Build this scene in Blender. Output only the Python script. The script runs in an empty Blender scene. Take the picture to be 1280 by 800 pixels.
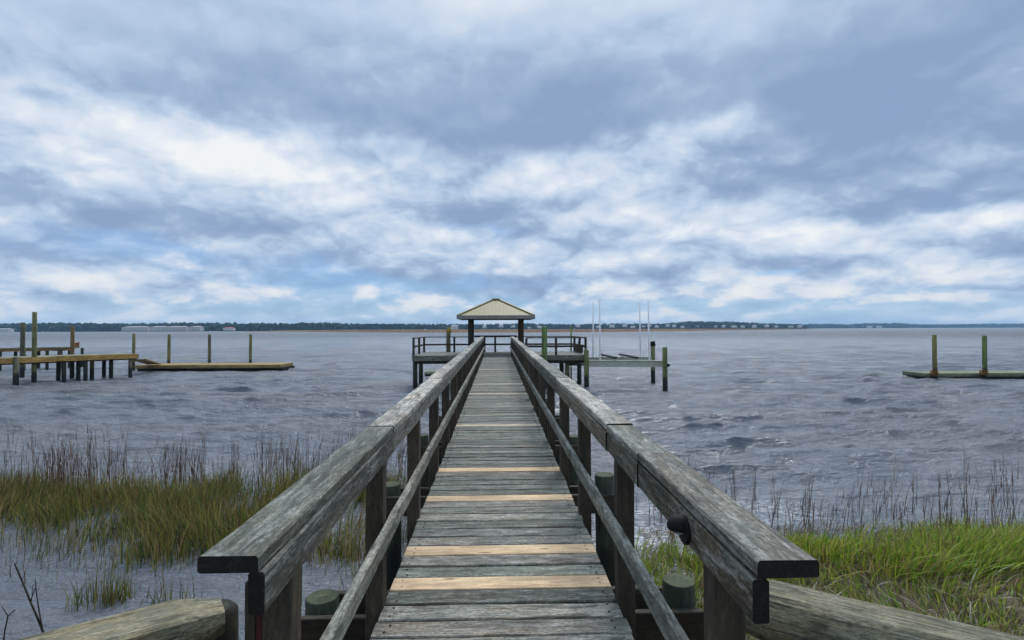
import bpy, bmesh, math, random
import numpy as np
from mathutils import Matrix, Vector

random.seed(7); rng = np.random.default_rng(7)
scene = bpy.context.scene
COL = scene.collection
R = math.radians

# ------------------------------------------------------------------ camera
F = 667.0                                  # focal length in photo pixels (1280 wide)
CAM_Z = 2.78
YAW, PITCH, ROLL = math.atan(19/F), math.atan(11.0/F), -0.19
cam_d = bpy.data.cameras.new('camera'); cam = bpy.data.objects.new('camera', cam_d); COL.objects.link(cam)
cam_d.sensor_fit = 'HORIZONTAL'; cam_d.sensor_width = 36.0; cam_d.lens = 36.0*F/1280
cam_d.clip_start = 0.05; cam_d.clip_end = 30000
CR = Matrix.Rotation(-YAW,3,'Z') @ Matrix.Rotation(math.pi/2+PITCH,3,'X') @ Matrix.Rotation(R(ROLL),3,'Z')
M4 = CR.to_4x4(); M4.translation = (0,0,CAM_Z); cam.matrix_world = M4
scene.camera = cam
def ray(px, py): return CR @ Vector(((px-640)/F, -(py-400)/F, -1.0))
def at(px, py, Y):
    d = ray(px,py); return Vector((0,0,CAM_Z)) + d*(Y/d.y)
def onz(px, py, z):
    d = ray(px,py); return Vector((0,0,CAM_Z)) + d*((z-CAM_Z)/d.z)
def zat(py, Y, px=620): return at(px,py,Y).z

# ------------------------------------------------------------------ exposure, sun
scene.view_settings.view_transform = 'Standard'; scene.view_settings.look = 'None'
scene.view_settings.exposure = 0.60; scene.view_settings.gamma = 1.0
scene.view_settings.use_curve_mapping = False
SUN_EL, SUN_AZ = R(52), R(14)              # azimuth measured from +Y towards +X
sd = Vector((math.sin(SUN_AZ)*math.cos(SUN_EL), math.cos(SUN_AZ)*math.cos(SUN_EL), math.sin(SUN_EL)))
sl = bpy.data.lights.new('sun','SUN'); sl.energy = 1.5; sl.angle = R(18); sl.color = (1,0.96,0.9)
so = bpy.data.objects.new('sun', sl); COL.objects.link(so)
so.rotation_euler = (-sd).to_track_quat('-Z','Y').to_euler()

# ------------------------------------------------------------------ node helper
class NT:
    def __init__(s, tree): s.t = tree; tree.nodes.clear()
    def n(s, kind, **kw):
        nd = s.t.nodes.new(kind)
        for k,v in kw.items():
            if k == 'inp':
                for i,val in v.items(): s.put(nd, i, val)
            else: setattr(nd,k,v)
        return nd
    def put(s, nd, i, val):
        sock = nd.inputs[i]
        if isinstance(val, bpy.types.NodeSocket): s.t.links.new(val, sock)
        else: sock.default_value = val
    def math(s, op, a, b=0.0, c=0.0, clamp=False):
        return s.n('ShaderNodeMath', operation=op, use_clamp=clamp, inp={0:a,1:b,2:c}).outputs[0]
    def vec(s, op, a, b=(0,0,0), out=0):
        return s.n('ShaderNodeVectorMath', operation=op, inp={0:a,1:b}).outputs[out]
    def mix(s, f, a, b, blend='MIX'):
        nd = s.n('ShaderNodeMix', data_type='RGBA', blend_type=blend)
        s.put(nd,0,f); s.put(nd,6,a); s.put(nd,7,b); return nd.outputs[2]
    def noise(s, v, scale, detail=4, rough=0.55, dist=0.0, out='Fac', lac=2.0):
        nd = s.n('ShaderNodeTexNoise', inp={'Vector':v,'Scale':scale,'Detail':detail,'Roughness':rough,'Distortion':dist,'Lacunarity':lac})
        return nd.outputs[out]
    def ramp(s, f, stops, interp='LINEAR'):
        nd = s.n('ShaderNodeValToRGB'); s.put(nd,0,f); cr = nd.color_ramp; cr.interpolation = interp
        while len(cr.elements) < len(stops): cr.elements.new(0.5)
        for e,(p,c) in zip(cr.elements, stops):
            e.position = p; e.color = (*c,1) if len(c)==3 else c
        return nd.outputs[0]
    def maprange(s, v, a, b, c=0.0, d=1.0, smooth=True):
        nd = s.n('ShaderNodeMapRange', interpolation_type='SMOOTHSTEP' if smooth else 'LINEAR')
        for i,x in enumerate((v,a,b,c,d)): s.put(nd,i,x)
        return nd.outputs[0]

# ------------------------------------------------------------------ world: Nishita sky behind broken cloud
world = bpy.data.worlds.new('World'); scene.world = world; world.use_nodes = True
W = NT(world.node_tree)
SKY_S = 0.1
sky = W.n('ShaderNodeTexSky', sky_type='NISHITA'); sky.sun_disc = False
sky.sun_elevation = SUN_EL; sky.sun_rotation = SUN_AZ; sky.air_density = 1.0; sky.dust_density = 0.6; sky.ozone_density = 1.6
tc = W.n('ShaderNodeTexCoord').outputs['Generated']
sx = W.n('ShaderNodeSeparateXYZ', inp={0:tc})
dx, dy, dz = sx.outputs
zc = W.math('MAXIMUM', dz, 0.0)
inv = W.math('DIVIDE', 1.0, W.math('ADD', zc, 0.36))
p = W.n('ShaderNodeCombineXYZ', inp={0:W.math('MULTIPLY',dx,inv),1:W.math('MULTIPLY',dy,inv),2:0.37}).outputs[0]
az = W.math('ARCTAN2', dx, dy); el = W.math('ARCSINE', dz)
wn = W.noise(p, 3.4, 5, 0.55, out='Color')
wsep = W.n('ShaderNodeSeparateColor', inp={0:wn})
azw = W.math('MULTIPLY_ADD', W.math('SUBTRACT', wsep.outputs[0], 0.5), 0.34, az)
elw = W.math('MULTIPLY_ADD', W.math('SUBTRACT', wsep.outputs[1], 0.5), W.maprange(el,0.0,0.35,0.03,0.20,False), el)
ae = W.n('ShaderNodeCombineXYZ', inp={0:azw,1:elw,2:0.0}).outputs[0]
def blobs(lst):
    acc = None
    for (bx,by,rx,ry,amp) in lst:
        d = ray(bx,by).normalized(); a0 = math.atan2(d.x,d.y); e0 = math.asin(d.z)
        ra = rx/F*math.cos(a0)**2; re = ry/F*math.cos(a0)
        q = W.vec('MULTIPLY', W.vec('SUBTRACT', ae, (a0,e0,0)), (1/ra,1/re,0))
        d2 = W.vec('DOT_PRODUCT', q, q, out='Value')
        g = W.math('POWER', 0.5, d2)
        acc = W.math('MULTIPLY_ADD', g, amp, acc if acc is not None else 0.0)
    return acc
BR = [(690,125,240,70,-.33),(1170,150,240,85,-.32),(1240,235,170,26,-.30),(980,80,160,60,-.12),(340,110,170,45,-.20),(650,180,110,22,-.22),
      (930,215,150,20,-.14),(140,262,230,22,-.26),(260,322,300,22,-.24),(590,275,70,14,-.2),(870,312,50,10,-.16),(1020,110,120,60,-.14),
      (60,95,90,30,-.10),(470,215,60,14,-.12),(1150,330,150,14,-.08),(540,345,150,16,-.16),
      (140,148,190,20,.30),(230,195,190,24,.34),(760,15,190,36,.20),(500,180,60,13,.22),(880,160,80,17,.26),(770,185,90,13,.24),
      (670,218,140,22,.28),(480,247,90,14,.28),(640,240,80,16,.2),(560,300,50,10,.2),(840,265,90,16,.24),(1030,282,30,16,.26),(1210,274,130,10,.34),
      (730,330,70,11,.26),(120,345,160,14,.18),(600,330,60,9,.18),(820,295,70,8,.2),(1120,300,140,12,.16),(100,380,160,9,.15),(930,372,50,7,.2),
      (1000,60,60,30,.06),(560,30,110,30,.10)]
GAP = [(490,352,210,16,.55),(200,312,220,14,.35),(590,288,60,9,.3),(945,347,45,4,.9),(1060,385,260,12,.6),(320,385,220,12,.5),(120,285,140,10,.25),(620,388,300,10,.5)]
bsum = blobs(BR); gsum = blobs(GAP)
def puff(v, scale):
    nd = W.n('ShaderNodeTexVoronoi', voronoi_dimensions='2D', feature='F1', inp={'Vector':v,'Scale':scale,'Detail':4.0,'Roughness':0.52,'Lacunarity':2.1})
    nd.normalize = True
    return W.math('SUBTRACT', 1.0, nd.outputs['Distance'])
pw_ = W.vec('ADD', p, W.vec('SCALE', W.vec('SUBTRACT', wn, (0.5,0.5,0.5))))
pw_.node.inputs[0].links[0].from_node  # warped plane coordinates
for l in list(pw_.node.inputs[1].links): l.from_node.inputs['Scale'].default_value = 0.22
up_ = W.vec('SCALE', pw_); up_.node.inputs['Scale'].default_value = 0.955      # the same point a little higher in the sky
n1 = W.noise(p, 1.75, 5, 0.50, 0.1)
q0 = puff(pw_, 2.5); q1 = puff(up_, 2.5)
emb = W.math('SUBTRACT', q0, q1)                        # puffs lit along their upper edge
crisp = W.maprange(el, 0.26, 0.46, 1.0, 0.45)
B = W.math('MULTIPLY_ADD', W.math('SUBTRACT', n1, 0.5), 0.80, 0.445)
B = W.math('MULTIPLY_ADD', W.math('MULTIPLY', emb, crisp), 1.6, B)
B = W.math('MULTIPLY_ADD', W.math('MULTIPLY', W.math('SUBTRACT', q0, 0.62), crisp), 0.60, B)
B = W.math('ADD', B, bsum)
cloud = W.ramp(B, [(0.05,(0.178,0.248,0.374)),(0.28,(0.226,0.305,0.428)),(0.50,(0.325,0.41,0.527)),(0.75,(0.455,0.505,0.58)),(1.0,(0.585,0.60,0.61))])
warmn = W.maprange(el, 0.02, 0.14, 0.6, 0.0)
cloud = W.mix(W.math('MULTIPLY', warmn, W.maprange(B,0.5,0.8)), cloud, (0.57,0.56,0.545,1))
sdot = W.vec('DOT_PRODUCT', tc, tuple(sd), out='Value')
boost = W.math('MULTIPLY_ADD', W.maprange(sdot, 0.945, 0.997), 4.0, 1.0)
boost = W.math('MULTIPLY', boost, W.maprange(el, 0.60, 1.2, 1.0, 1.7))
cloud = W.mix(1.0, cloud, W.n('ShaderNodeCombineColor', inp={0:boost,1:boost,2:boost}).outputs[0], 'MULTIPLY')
gap = W.math('MULTIPLY_ADD', W.math('SUBTRACT', W.noise(p, 2.6, 7, 0.6, 0.3), 0.52), 1.6, gsum)
gapm = W.math('MULTIPLY', W.maprange(gap, 0.12, 0.55), W.maprange(B, 0.75, 0.4))
gapm = W.math('MULTIPLY', gapm, 0.38)
c10 = W.vec('SCALE', cloud); c10.node.inputs['Scale'].default_value = 1/SKY_S
skyb = W.mix(1.0, sky.outputs[0], (0.30,0.48,0.74,1), 'MULTIPLY')
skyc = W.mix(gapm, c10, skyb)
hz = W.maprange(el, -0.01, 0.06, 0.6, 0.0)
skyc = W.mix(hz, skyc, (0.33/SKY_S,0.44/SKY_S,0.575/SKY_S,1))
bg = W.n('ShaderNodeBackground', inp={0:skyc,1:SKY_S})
W.t.links.new(bg.outputs[0], W.n('ShaderNodeOutputWorld').inputs[0])

# ------------------------------------------------------------------ tagging helpers
def tag(o, label=None, cat=None, group=None, kind=None):
    if label: o['label'] = label
    if cat: o['category'] = cat
    if group: o['group'] = group
    if kind: o['kind'] = kind
    return o
def empty(name, loc, label, cat, group=None, rz=0.0):
    o = bpy.data.objects.new(name, None); COL.objects.link(o); o.location = loc; o.rotation_euler.z = rz
    o.empty_display_size = 0.3
    return tag(o, label, cat, group)

class MB:
    """collects planks, round timbers and free faces; every vertex keeps a grain coordinate and a tint"""
    def __init__(s): s.v=[]; s.f=[]; s.g=[]; s.t=[]; s.sm=[]
    def add(s, vs, fs, gs, ts, smooth=False):
        b = len(s.v); s.v += [tuple(x) for x in vs]; s.g += gs; s.t += ts
        s.f += [tuple(b+i for i in f) for f in fs]; s.sm += [smooth]*len(fs)
    def plank(s, p0, p1, w, t, up=(0,0,1), bev=0.005, n=1, jit=0.0, tint=(1,1,1), end=None, zfun=None):
        p0, p1 = Vector(p0), Vector(p1); L=(p1-p0).length; a=(p1-p0)/L
        up = Vector(up); side = a.cross(up).normalized(); up = side.cross(a).normalized()
        hw, ht = w/2, t/2; b=min(bev,hw*.45,ht*.45)
        prof=[(-hw+b,-ht),(hw-b,-ht),(hw,-ht+b),(hw,ht-b),(hw-b,ht),(-hw+b,ht),(-hw,ht-b),(-hw,-ht+b)]
        o = (random.uniform(0,60),random.uniform(0,60),random.uniform(0,60))
        vs,gs,ts=[],[],[]
        for k in range(n+1):
            u=k/n
            j1,j2=random.gauss(0,jit),random.gauss(0,jit)
            for (x,y) in prof:
                q=p0+a*(L*u)+side*(x+j1+random.gauss(0,jit*.4))+up*(y+j2+random.gauss(0,jit*.4))
                vs.append(q); gs.append((L*u+o[0],x+o[1],y+o[2])); ts.append((*tint,1))
        fs=[]
        for k in range(n):
            for i in range(8):
                j=(i+1)%8; fs.append((k*8+i,k*8+j,(k+1)*8+j,(k+1)*8+i))
        s.add(vs,fs,gs,ts)
        et = end if end else tuple(c*.8 for c in tint)
        for (ring,fl) in ((vs[:8],True),(vs[-8:],False)):
            idx=list(range(8)); 
            if fl: idx=idx[::-1]
            s.add(ring,[tuple(idx)],[(o[0]+prof[i][0]*.05,o[1]+prof[i][0],o[2]+prof[i][1]) for i in range(8)],[(*et,0.0 if end else 1.0)]*8)
    def box(s, c, size, tint=(1,1,1), bev=0.004):
        x,y,z=c; a,b,d=size
        s.plank((x-a/2,y,z),(x+a/2,y,z),b,d,bev=bev,tint=tint,end=tint)
    def round(s, p0, p1, r0, r1=None, n=12, m=1, jit=0.0, tint=(1,1,1), end=None, bev=0.006, flat=None, bl=None):
        r1 = r0 if r1 is None else r1
        p0,p1=Vector(p0),Vector(p1); L=(p1-p0).length; a=(p1-p0)/L
        ref = Vector((0,0,1)) if abs(a.z)<0.9 else Vector((1,0,0))
        side=a.cross(ref).normalized(); up=side.cross(a).normalized()
        o=(random.uniform(0,60),random.uniform(0,60),random.uniform(0,60))
        bl=bl or bev
        us=[0.0]+[bl/L]+[k/m for k in range(1,m) if bl/L<k/m<1-bl/L]+[1-bl/L]+[1.0]
        us=sorted(us); vs,gs,ts=[],[],[]
        wob=[1+random.gauss(0,jit) for _ in range(n)]
        for k,u in enumerate(us):
            r=r0+(r1-r0)*u
            if k in (0,len(us)-1): r=max(r-bev,r*.6)
            j=Vector((0,0,0)) if m==1 else side*random.gauss(0,jit*r0*.5)+up*random.gauss(0,jit*r0*.5)
            for i in range(n):
                th=2*math.pi*i/n; c_,s_=math.cos(th)*r*wob[i],math.sin(th)*r*wob[i]
                if flat is not None: s_=min(s_,flat*(r/r0)+random.gauss(0,.0008))
                vs.append(p0+a*(L*u)+side*c_+up*s_+j); gs.append((L*u+o[0],c_+o[1],s_+o[2])); ts.append((*tint,1))
        fs=[]; K=len(us)
        for k in range(K-1):
            for i in range(n):
                j=(i+1)%n; fs.append((k*n+i,k*n+j,(k+1)*n+j,(k+1)*n+i))
        s.add(vs,fs,gs,ts,flat is None)
        et=end if end else tint
        for (k,fl) in ((0,True),(K-1,False)):
            idx=list(range(n)); 
            if fl: idx=idx[::-1]
            ring=vs[k*n:(k+1)*n]
            s.add(ring,[tuple(idx)],[(o[0],o[1]+(q-ring[0]).dot(side),o[2]+(q-ring[0]).dot(up)) for q in ring],[(*et,1)]*n)
    def shear(s, k):
        s.v=[(x,y,z+k*y) for (x,y,z) in s.v]; return s
    def build(s, name, mat, parent=None, loc=None):
        me=bpy.data.meshes.new(name); me.from_pydata(s.v,[],s.f); me.validate(); 
        a=me.attributes.new('grain','FLOAT_VECTOR','POINT'); a.data.foreach_set('vector',np.array(s.g,'f').ravel())
        c=me.attributes.new('tint','FLOAT_COLOR','POINT'); c.data.foreach_set('color',np.array(s.t,'f').ravel())
        me.polygons.foreach_set('use_smooth',s.sm)
        me.materials.append(mat); me.update()
        o=bpy.data.objects.new(name,me); COL.objects.link(o)
        if parent: o.parent=parent
        if loc is not None: o.location=loc
        return o
def copy_tree(o, parent=None):
    c=o.copy(); COL.objects.link(c)
    if parent: c.parent=parent
    for ch in list(o.children): copy_tree(ch,c)
    return c

# ------------------------------------------------------------------ materials
def new_mat(name):
    m=bpy.data.materials.new(name); m.use_nodes=True; return m, NT(m.node_tree)
def out(N, sh): N.t.links.new(sh, N.n('ShaderNodeOutputMaterial').inputs[0])
def wood(name, base, lichen=(0.10,0.125,0.085), lf=0.5, contrast=1.0, crack=0.7, wet=None, rough=0.78, bumps=0.5, pale=(0.34,0.34,0.33), pf=0.35, brown=0.5, stain=0.7):
    m,N=new_mat(name)
    g=N.n('ShaderNodeAttribute',attribute_name='grain').outputs['Vector']
    tn=N.n('ShaderNodeAttribute',attribute_name='tint'); t=tn.outputs['Color']; al=tn.outputs['Alpha']
    s1=N.noise(N.vec('MULTIPLY',g,(4.5,34,34)),1.0,7,0.68,0.7)
    s2=N.noise(N.vec('MULTIPLY',g,(6,160,160)),1.0,3,0.6)
    bl=N.noise(N.vec('MULTIPLY',g,(6,14,14)),1.0,6,0.65,0.5)
    spk=N.noise(N.vec('MULTIPLY',g,(45,110,110)),1.0,4,0.7)
    big=N.noise(N.vec('MULTIPLY',g,(1.3,5,5)),1.0,3,0.5)
    col=N.mix(1.0,(*base,1),t,'MULTIPLY')
    bn_=N.noise(N.vec('MULTIPLY',g,(1.9,11,11)),1.0,5,0.6,0.4)
    col=N.mix(N.math('MULTIPLY',N.maprange(bn_,0.46,0.66),brown),col,N.mix(1.0,col,(1.10,0.90,0.68,1),'MULTIPLY'))
    st_=N.noise(N.vec('MULTIPLY',g,(3.1,20,20)),1.0,7,0.7,0.6)
    k=N.math('ADD',N.maprange(s1,0.28,0.72,0.62,1.38,False),N.maprange(s2,0.3,0.7,-0.22*contrast,0.22*contrast,False))
    k=N.math('MULTIPLY',k,N.maprange(big,0.3,0.7,0.68,1.32,False))
    btc=N.noise(N.vec('MULTIPLY',g,(8,19,19)),1.0,8,0.7,0.3)
    k=N.math('MULTIPLY',k,N.maprange(btc,0.3,0.7,1-.42*contrast/1.4,1+.42*contrast/1.4,False))
    k=N.math('MULTIPLY',k,N.maprange(spk,0.3,0.7,1-0.35*contrast,1+0.35*contrast,False))
    col=N.mix(1.0,col,N.n('ShaderNodeCombineColor',inp={0:k,1:k,2:k}).outputs[0],'MULTIPLY')
    if pf: col=N.mix(N.math('MULTIPLY',N.math('MULTIPLY',N.maprange(N.math('ADD',N.math('ADD',s1,N.math('MULTIPLY',bl,.5)),N.math('MULTIPLY',spk,.4)),0.95,1.18),pf),al),col,(*pale,1))
    col=N.mix(N.math('MULTIPLY',N.maprange(st_,0.54,0.64),stain),col,(0.024,0.024,0.020,1))
    if lf: col=N.mix(N.math('MULTIPLY',N.math('MULTIPLY',N.maprange(bl,0.50,0.66),lf),al),col,(*lichen,1))
    kv=N.n('ShaderNodeTexVoronoi',feature='F1',inp={'Vector':N.vec('MULTIPLY',g,(2.3,9,9)),'Scale':1.0}); kd=kv.outputs['Distance']
    col=N.mix(N.maprange(kd,0.06,0.13,0.65,0.0),col,(0.035,0.025,0.016,1))
    ck=N.noise(N.vec('MULTIPLY',g,(0.9,75,75)),1.0,2,0.5,0.2)
    cm=N.maprange(N.math('ABSOLUTE',N.math('SUBTRACT',ck,0.5)),0.0,0.022,1.0,0.0)
    cm=N.math('MULTIPLY',cm,N.maprange(N.noise(N.vec('MULTIPLY',g,(1.7,9,9)),1.0,2),0.5,0.62))
    col=N.mix(N.math('MULTIPLY',cm,crack),col,(0.018,0.017,0.015,1))
    rg=rough
    if wet is not None:
        z=N.n('ShaderNodeSeparateXYZ',inp={0:N.n('ShaderNodeNewGeometry').outputs['Position']}).outputs[2]
        wn_=N.math('MULTIPLY_ADD',N.math('SUBTRACT',bl,0.5),0.35,z)
        wm=N.maprange(wn_,wet-0.1,wet+0.1,1.0,0.0)
        col=N.mix(wm,col,(0.016,0.018,0.015,1))
        rg=N.maprange(wm,0,1,rough,0.45,False)
    h=N.math('ADD',N.math('MULTIPLY',s1,0.6),N.math('MULTIPLY',s2,0.35))
    h=N.math('SUBTRACT',h,N.math('MULTIPLY',cm,0.8))
    bp=N.n('ShaderNodeBump',inp={'Strength':bumps,'Distance':0.006,'Height':h}).outputs[0]
    b=N.n('ShaderNodeBsdfPrincipled',inp={'Base Color':col,'Roughness':rg,'Normal':bp,'Specular IOR Level':0.3})
    out(N,b.outputs[0]); return m
def plain(name, col, rough=0.6, metal=0.0, var=0.25, scale=8.0, spec=0.4):
    m,N=new_mat(name)
    tcn=N.n('ShaderNodeTexCoord').outputs['Object']
    nz=N.noise(tcn,scale,5,0.6)
    k=N.maprange(nz,0.3,0.7,1-var,1+var,False)
    c=N.mix(1.0,(*col,1),N.n('ShaderNodeCombineColor',inp={0:k,1:k,2:k}).outputs[0],'MULTIPLY')
    b=N.n('ShaderNodeBsdfPrincipled',inp={'Base Color':c,'Roughness':rough,'Metallic':metal,'Specular IOR Level':spec})
    out(N,b.outputs[0]); return m
M_rail=wood('weathered_rail_wood',(0.124,0.119,0.101),lichen=(0.045,0.054,0.038),lf=.7,pf=.75,contrast=1.7,pale=(0.36,0.355,0.34))
M_deck=wood('weathered_deck_wood',(0.145,0.142,0.122),lichen=(0.062,0.078,0.055),lf=.55,contrast=1.8,pf=.5,pale=(0.33,0.33,0.31))
M_newboard=wood('new_pine_board',brown=.2,stain=0,base=(0.50,0.36,0.215),lf=0,contrast=.5,crack=.2,pf=0,bumps=.2)
M_post=wood('dark_post_wood',(0.048,0.037,0.025),lichen=(0.036,0.040,0.022),lf=.35,pf=.12,pale=(0.12,0.11,0.09))
M_pile=wood('green_treated_piling',(0.165,0.148,0.085),lichen=(0.11,0.125,0.062),lf=.5,wet=0.62,pf=.25,pale=(0.22,0.21,0.15))
M_darkpile=wood('dark_mossy_piling',(0.045,0.052,0.036),lichen=(0.055,0.075,0.035),lf=.5,wet=0.5,pf=0)
M_log=wood('weathered_log_wood',(0.185,0.162,0.105),lichen=(0.085,0.092,0.06),lf=.4,contrast=1.4,crack=1.0,pf=.45,pale=(0.30,0.29,0.25),bumps=1.0)
M_dockwood=wood('yellow_dock_timber',(0.27,0.19,0.075),lichen=(0.15,0.13,0.06),lf=.4,wet=0.22,pf=.2)
M_greydock=wood('grey_green_dock_timber',(0.17,0.18,0.115),lichen=(0.13,0.16,0.07),lf=.4,wet=0.17,pf=.3)
M_roof=plain('tan_metal_roof',(0.215,0.178,0.072),0.6,0.0,.12,3)
M_ridge=plain('dull_tan_ridge',(0.21,0.18,0.08),0.6)
M_fascia=plain('grey_fascia_paint',(0.20,0.19,0.175),0.6)
M_black=plain('black_plastic',(0.007,0.007,0.007),0.75,0,.2,8.0,.2)
M_white=plain('white_pvc',(0.86,0.86,0.86),0.4,0,.06)
M_alu=plain('pale_aluminium',(0.42,0.44,0.36),0.45,0.3,.15)
M_bunk=plain('dark_bunk_carpet',(0.035,0.042,0.04),0.9)
M_iron=plain('rusty_iron',(0.06,0.035,0.025),0.8)
M_lens=plain('frosted_lamp_lens',(0.3,0.3,0.28),0.3)
M_red=plain('red_paint_edge',(0.05,0.006,0.004),0.7,0,.4,30)

# ------------------------------------------------------------------ grid sheet helper
def np_mesh(name, V, Fq, mat, attrs=(), smooth=True):
    me=bpy.data.meshes.new(name)
    n=len(V); nf=len(Fq); k=Fq.shape[1]
    me.vertices.add(n); me.vertices.foreach_set('co',V.astype('f').ravel())
    me.loops.add(nf*k); me.loops.foreach_set('vertex_index',Fq.astype('i').ravel())
    me.polygons.add(nf); me.polygons.foreach_set('loop_start',np.arange(0,nf*k,k,dtype='i'))
    me.polygons.foreach_set('use_smooth',np.full(nf,smooth))
    for (an,ty,key,arr) in attrs:
        a=me.attributes.new(an,ty,'POINT'); a.data.foreach_set(key,arr.astype('f').ravel())
    me.materials.append(mat); me.update(calc_edges=True); me.validate()
    o=bpy.data.objects.new(name,me); COL.objects.link(o); return o
def grid_faces(nr,nc):
    i=np.arange(nr-1)[:,None]*nc+np.arange(nc-1)[None,:]
    return np.stack([i,i+1,i+nc+1,i+nc],-1).reshape(-1,4)
def sstep(a,b,x):
    t=np.clip((x-a)/(b-a),0,1); return t*t*(3-2*t)
def vnoise(x,y,seed=0,octs=4):
    r=np.random.default_rng(seed); s=np.zeros_like(x); a=1.0; tot=0
    for o in range(octs):
        G=r.random((257,257)); f=2.0**o
        xx=(x*f+r.random()*200)%256; yy=(y*f+r.random()*200)%256
        xi=xx.astype(int); yi=yy.astype(int); fx=xx-xi; fy=yy-yi; fx=fx*fx*(3-2*fx); fy=fy*fy*(3-2*fy)
        v=(G[yi,xi]*(1-fx)+G[yi,xi+1]*fx)*(1-fy)+(G[yi+1,xi]*(1-fx)+G[yi+1,xi+1]*fx)*fy
        s+=v*a; tot+=a; a*=.5
    return s/tot

# ------------------------------------------------------------------ water
ys=[1.2]
while ys[-1]<140: ys.append(ys[-1]*1.0047+0.004)
while ys[-1]<9000: ys.append(ys[-1]*1.05)
ys=np.array(ys); us=np.linspace(-1.5,1.5,800)
Y,U=np.meshgrid(ys,us,indexing='ij'); X=U*(Y+5)
dyv=np.gradient(ys)[:,None]*np.ones_like(X); sp=np.maximum(dyv,3.0/800*(Y+5))
calm=0.13+0.87*sstep(7.6,13.5,Y+np.clip(X,-4,4)*0.45+1.2*(vnoise(X*.25,Y*.25,3)-.5))
H=np.zeros_like(X); DX=np.zeros_like(X); DY=np.zeros_like(X)
for k in range(140):
    lam=0.32*(5.6)**rng.random()            # 0.32 .. 1.8 m
    th=rng.normal(0,0.20 if lam>.6 else .34)+0.06
    kx,ky=math.sin(th)*2*math.pi/lam,-math.cos(th)*2*math.pi/lam
    amp=0.0074*lam**0.72*rng.uniform(.5,1.3)
    w=np.clip(lam/(2.6*sp)-1,0,1)
    ph=kx*X+ky*Y+rng.uniform(0,6.283)
    w=w*amp
    H+=w*np.sin(ph); c=w*np.cos(ph)*0.9; DX+=c*math.sin(th); DY-=c*math.cos(th)
gust=0.62+.76*vnoise(X*.16,Y*.09,11,4)
H*=calm*gust; DX*=calm*gust; DY*=calm*gust
crest=sstep(0.10,0.2,H)
foamN=vnoise(X*.6,Y*1.2,21,4)
foam=crest*sstep(.5,.68,foamN)*.12
wash=sstep(.50,.72,vnoise(X*1.2,Y*1.6,33,4))*np.exp(-((X-2.0)/.9)**2-((Y-6.3)/1.2)**2)
surf=sstep(.55,.72,vnoise(X*.5,Y*1.7,35,4))*np.exp(-((Y-7.9)/.6)**2)*(X>1.5)
foam=np.clip(foam+wash*1.1+surf*.6,0,1)
V=np.stack([X+DX,Y+DY,H],-1).reshape(-1,3)
m_w,N=new_mat('choppy_estuary_water')
P=N.n('ShaderNodeNewGeometry').outputs['Position']
fo=N.n('ShaderNodeAttribute',attribute_name='foam').outputs['Fac']
dist=N.vec('LENGTH',P,out='Value')
b1=N.noise(N.vec('MULTIPLY',P,(1.15,3.0,1)),1.0,6,0.62,0.3)
b2=N.noise(N.vec('MULTIPLY',P,(4.5,11,6)),1.0,4,0.6,0.2)
b3=N.noise(N.vec('MULTIPLY',P,(0.35,0.75,1)),1.0,4,0.6,0.2)
far=N.maprange(dist,30,120)
b4=N.noise(N.vec('MULTIPLY',P,(0.09,0.06,1)),1.0,9,0.76,0.2)
far2=N.maprange(dist,70,260)
hh=N.math('MULTIPLY_ADD',b1,0.40,N.math('MULTIPLY',b2,0.13))
hh=N.math('MULTIPLY_ADD',N.math('MULTIPLY',b3,far),1.8,hh)
hh=N.math('MULTIPLY_ADD',N.math('MULTIPLY',b4,far2),9.0,hh)
calmz=N.maprange(N.n('ShaderNodeSeparateXYZ',inp={0:P}).outputs[1],5.5,11,1.0,1.0)
bmp=N.n('ShaderNodeBump',inp={'Strength':calmz,'Distance':0.55,'Height':hh}).outputs[0]
mud=N.noise(N.vec('MULTIPLY',P,(0.12,0.25,1)),1.0,4,0.6)
wc=N.mix(N.maprange(mud,0.35,0.65),(0.128,0.144,0.168,1),(0.165,0.162,0.168,1))
bsdf=N.n('ShaderNodeBsdfPrincipled',inp={'Base Color':wc,'Roughness':N.math('ADD',N.maprange(dist,25,350,0.14,0.36),N.math('MULTIPLY',N.math('SUBTRACT',b4,0.5),N.math('MULTIPLY',far2,0.8)),clamp=True),'IOR':1.333,'Normal':bmp,'Specular IOR Level':0.5})
fm=N.math('MULTIPLY',fo,N.maprange(N.noise(N.vec('MULTIPLY',P,(9,14,9)),1.0,5,0.7),0.42,0.62))
fb=N.n('ShaderNodeBsdfPrincipled',inp={'Base Color':(0.62,0.63,0.65,1),'Roughness':0.7})
ms=N.n('ShaderNodeMixShader',inp={0:fm,1:bsdf.outputs[0],2:fb.outputs[0]})
out(N,ms.outputs[0])
water=np_mesh('water',V,grid_faces(len(ys),len(us)),m_w,[('foam','FLOAT','value',foam)])
tag(water,'choppy grey brown estuary water stretching to the far shore','water',kind='structure')

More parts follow.
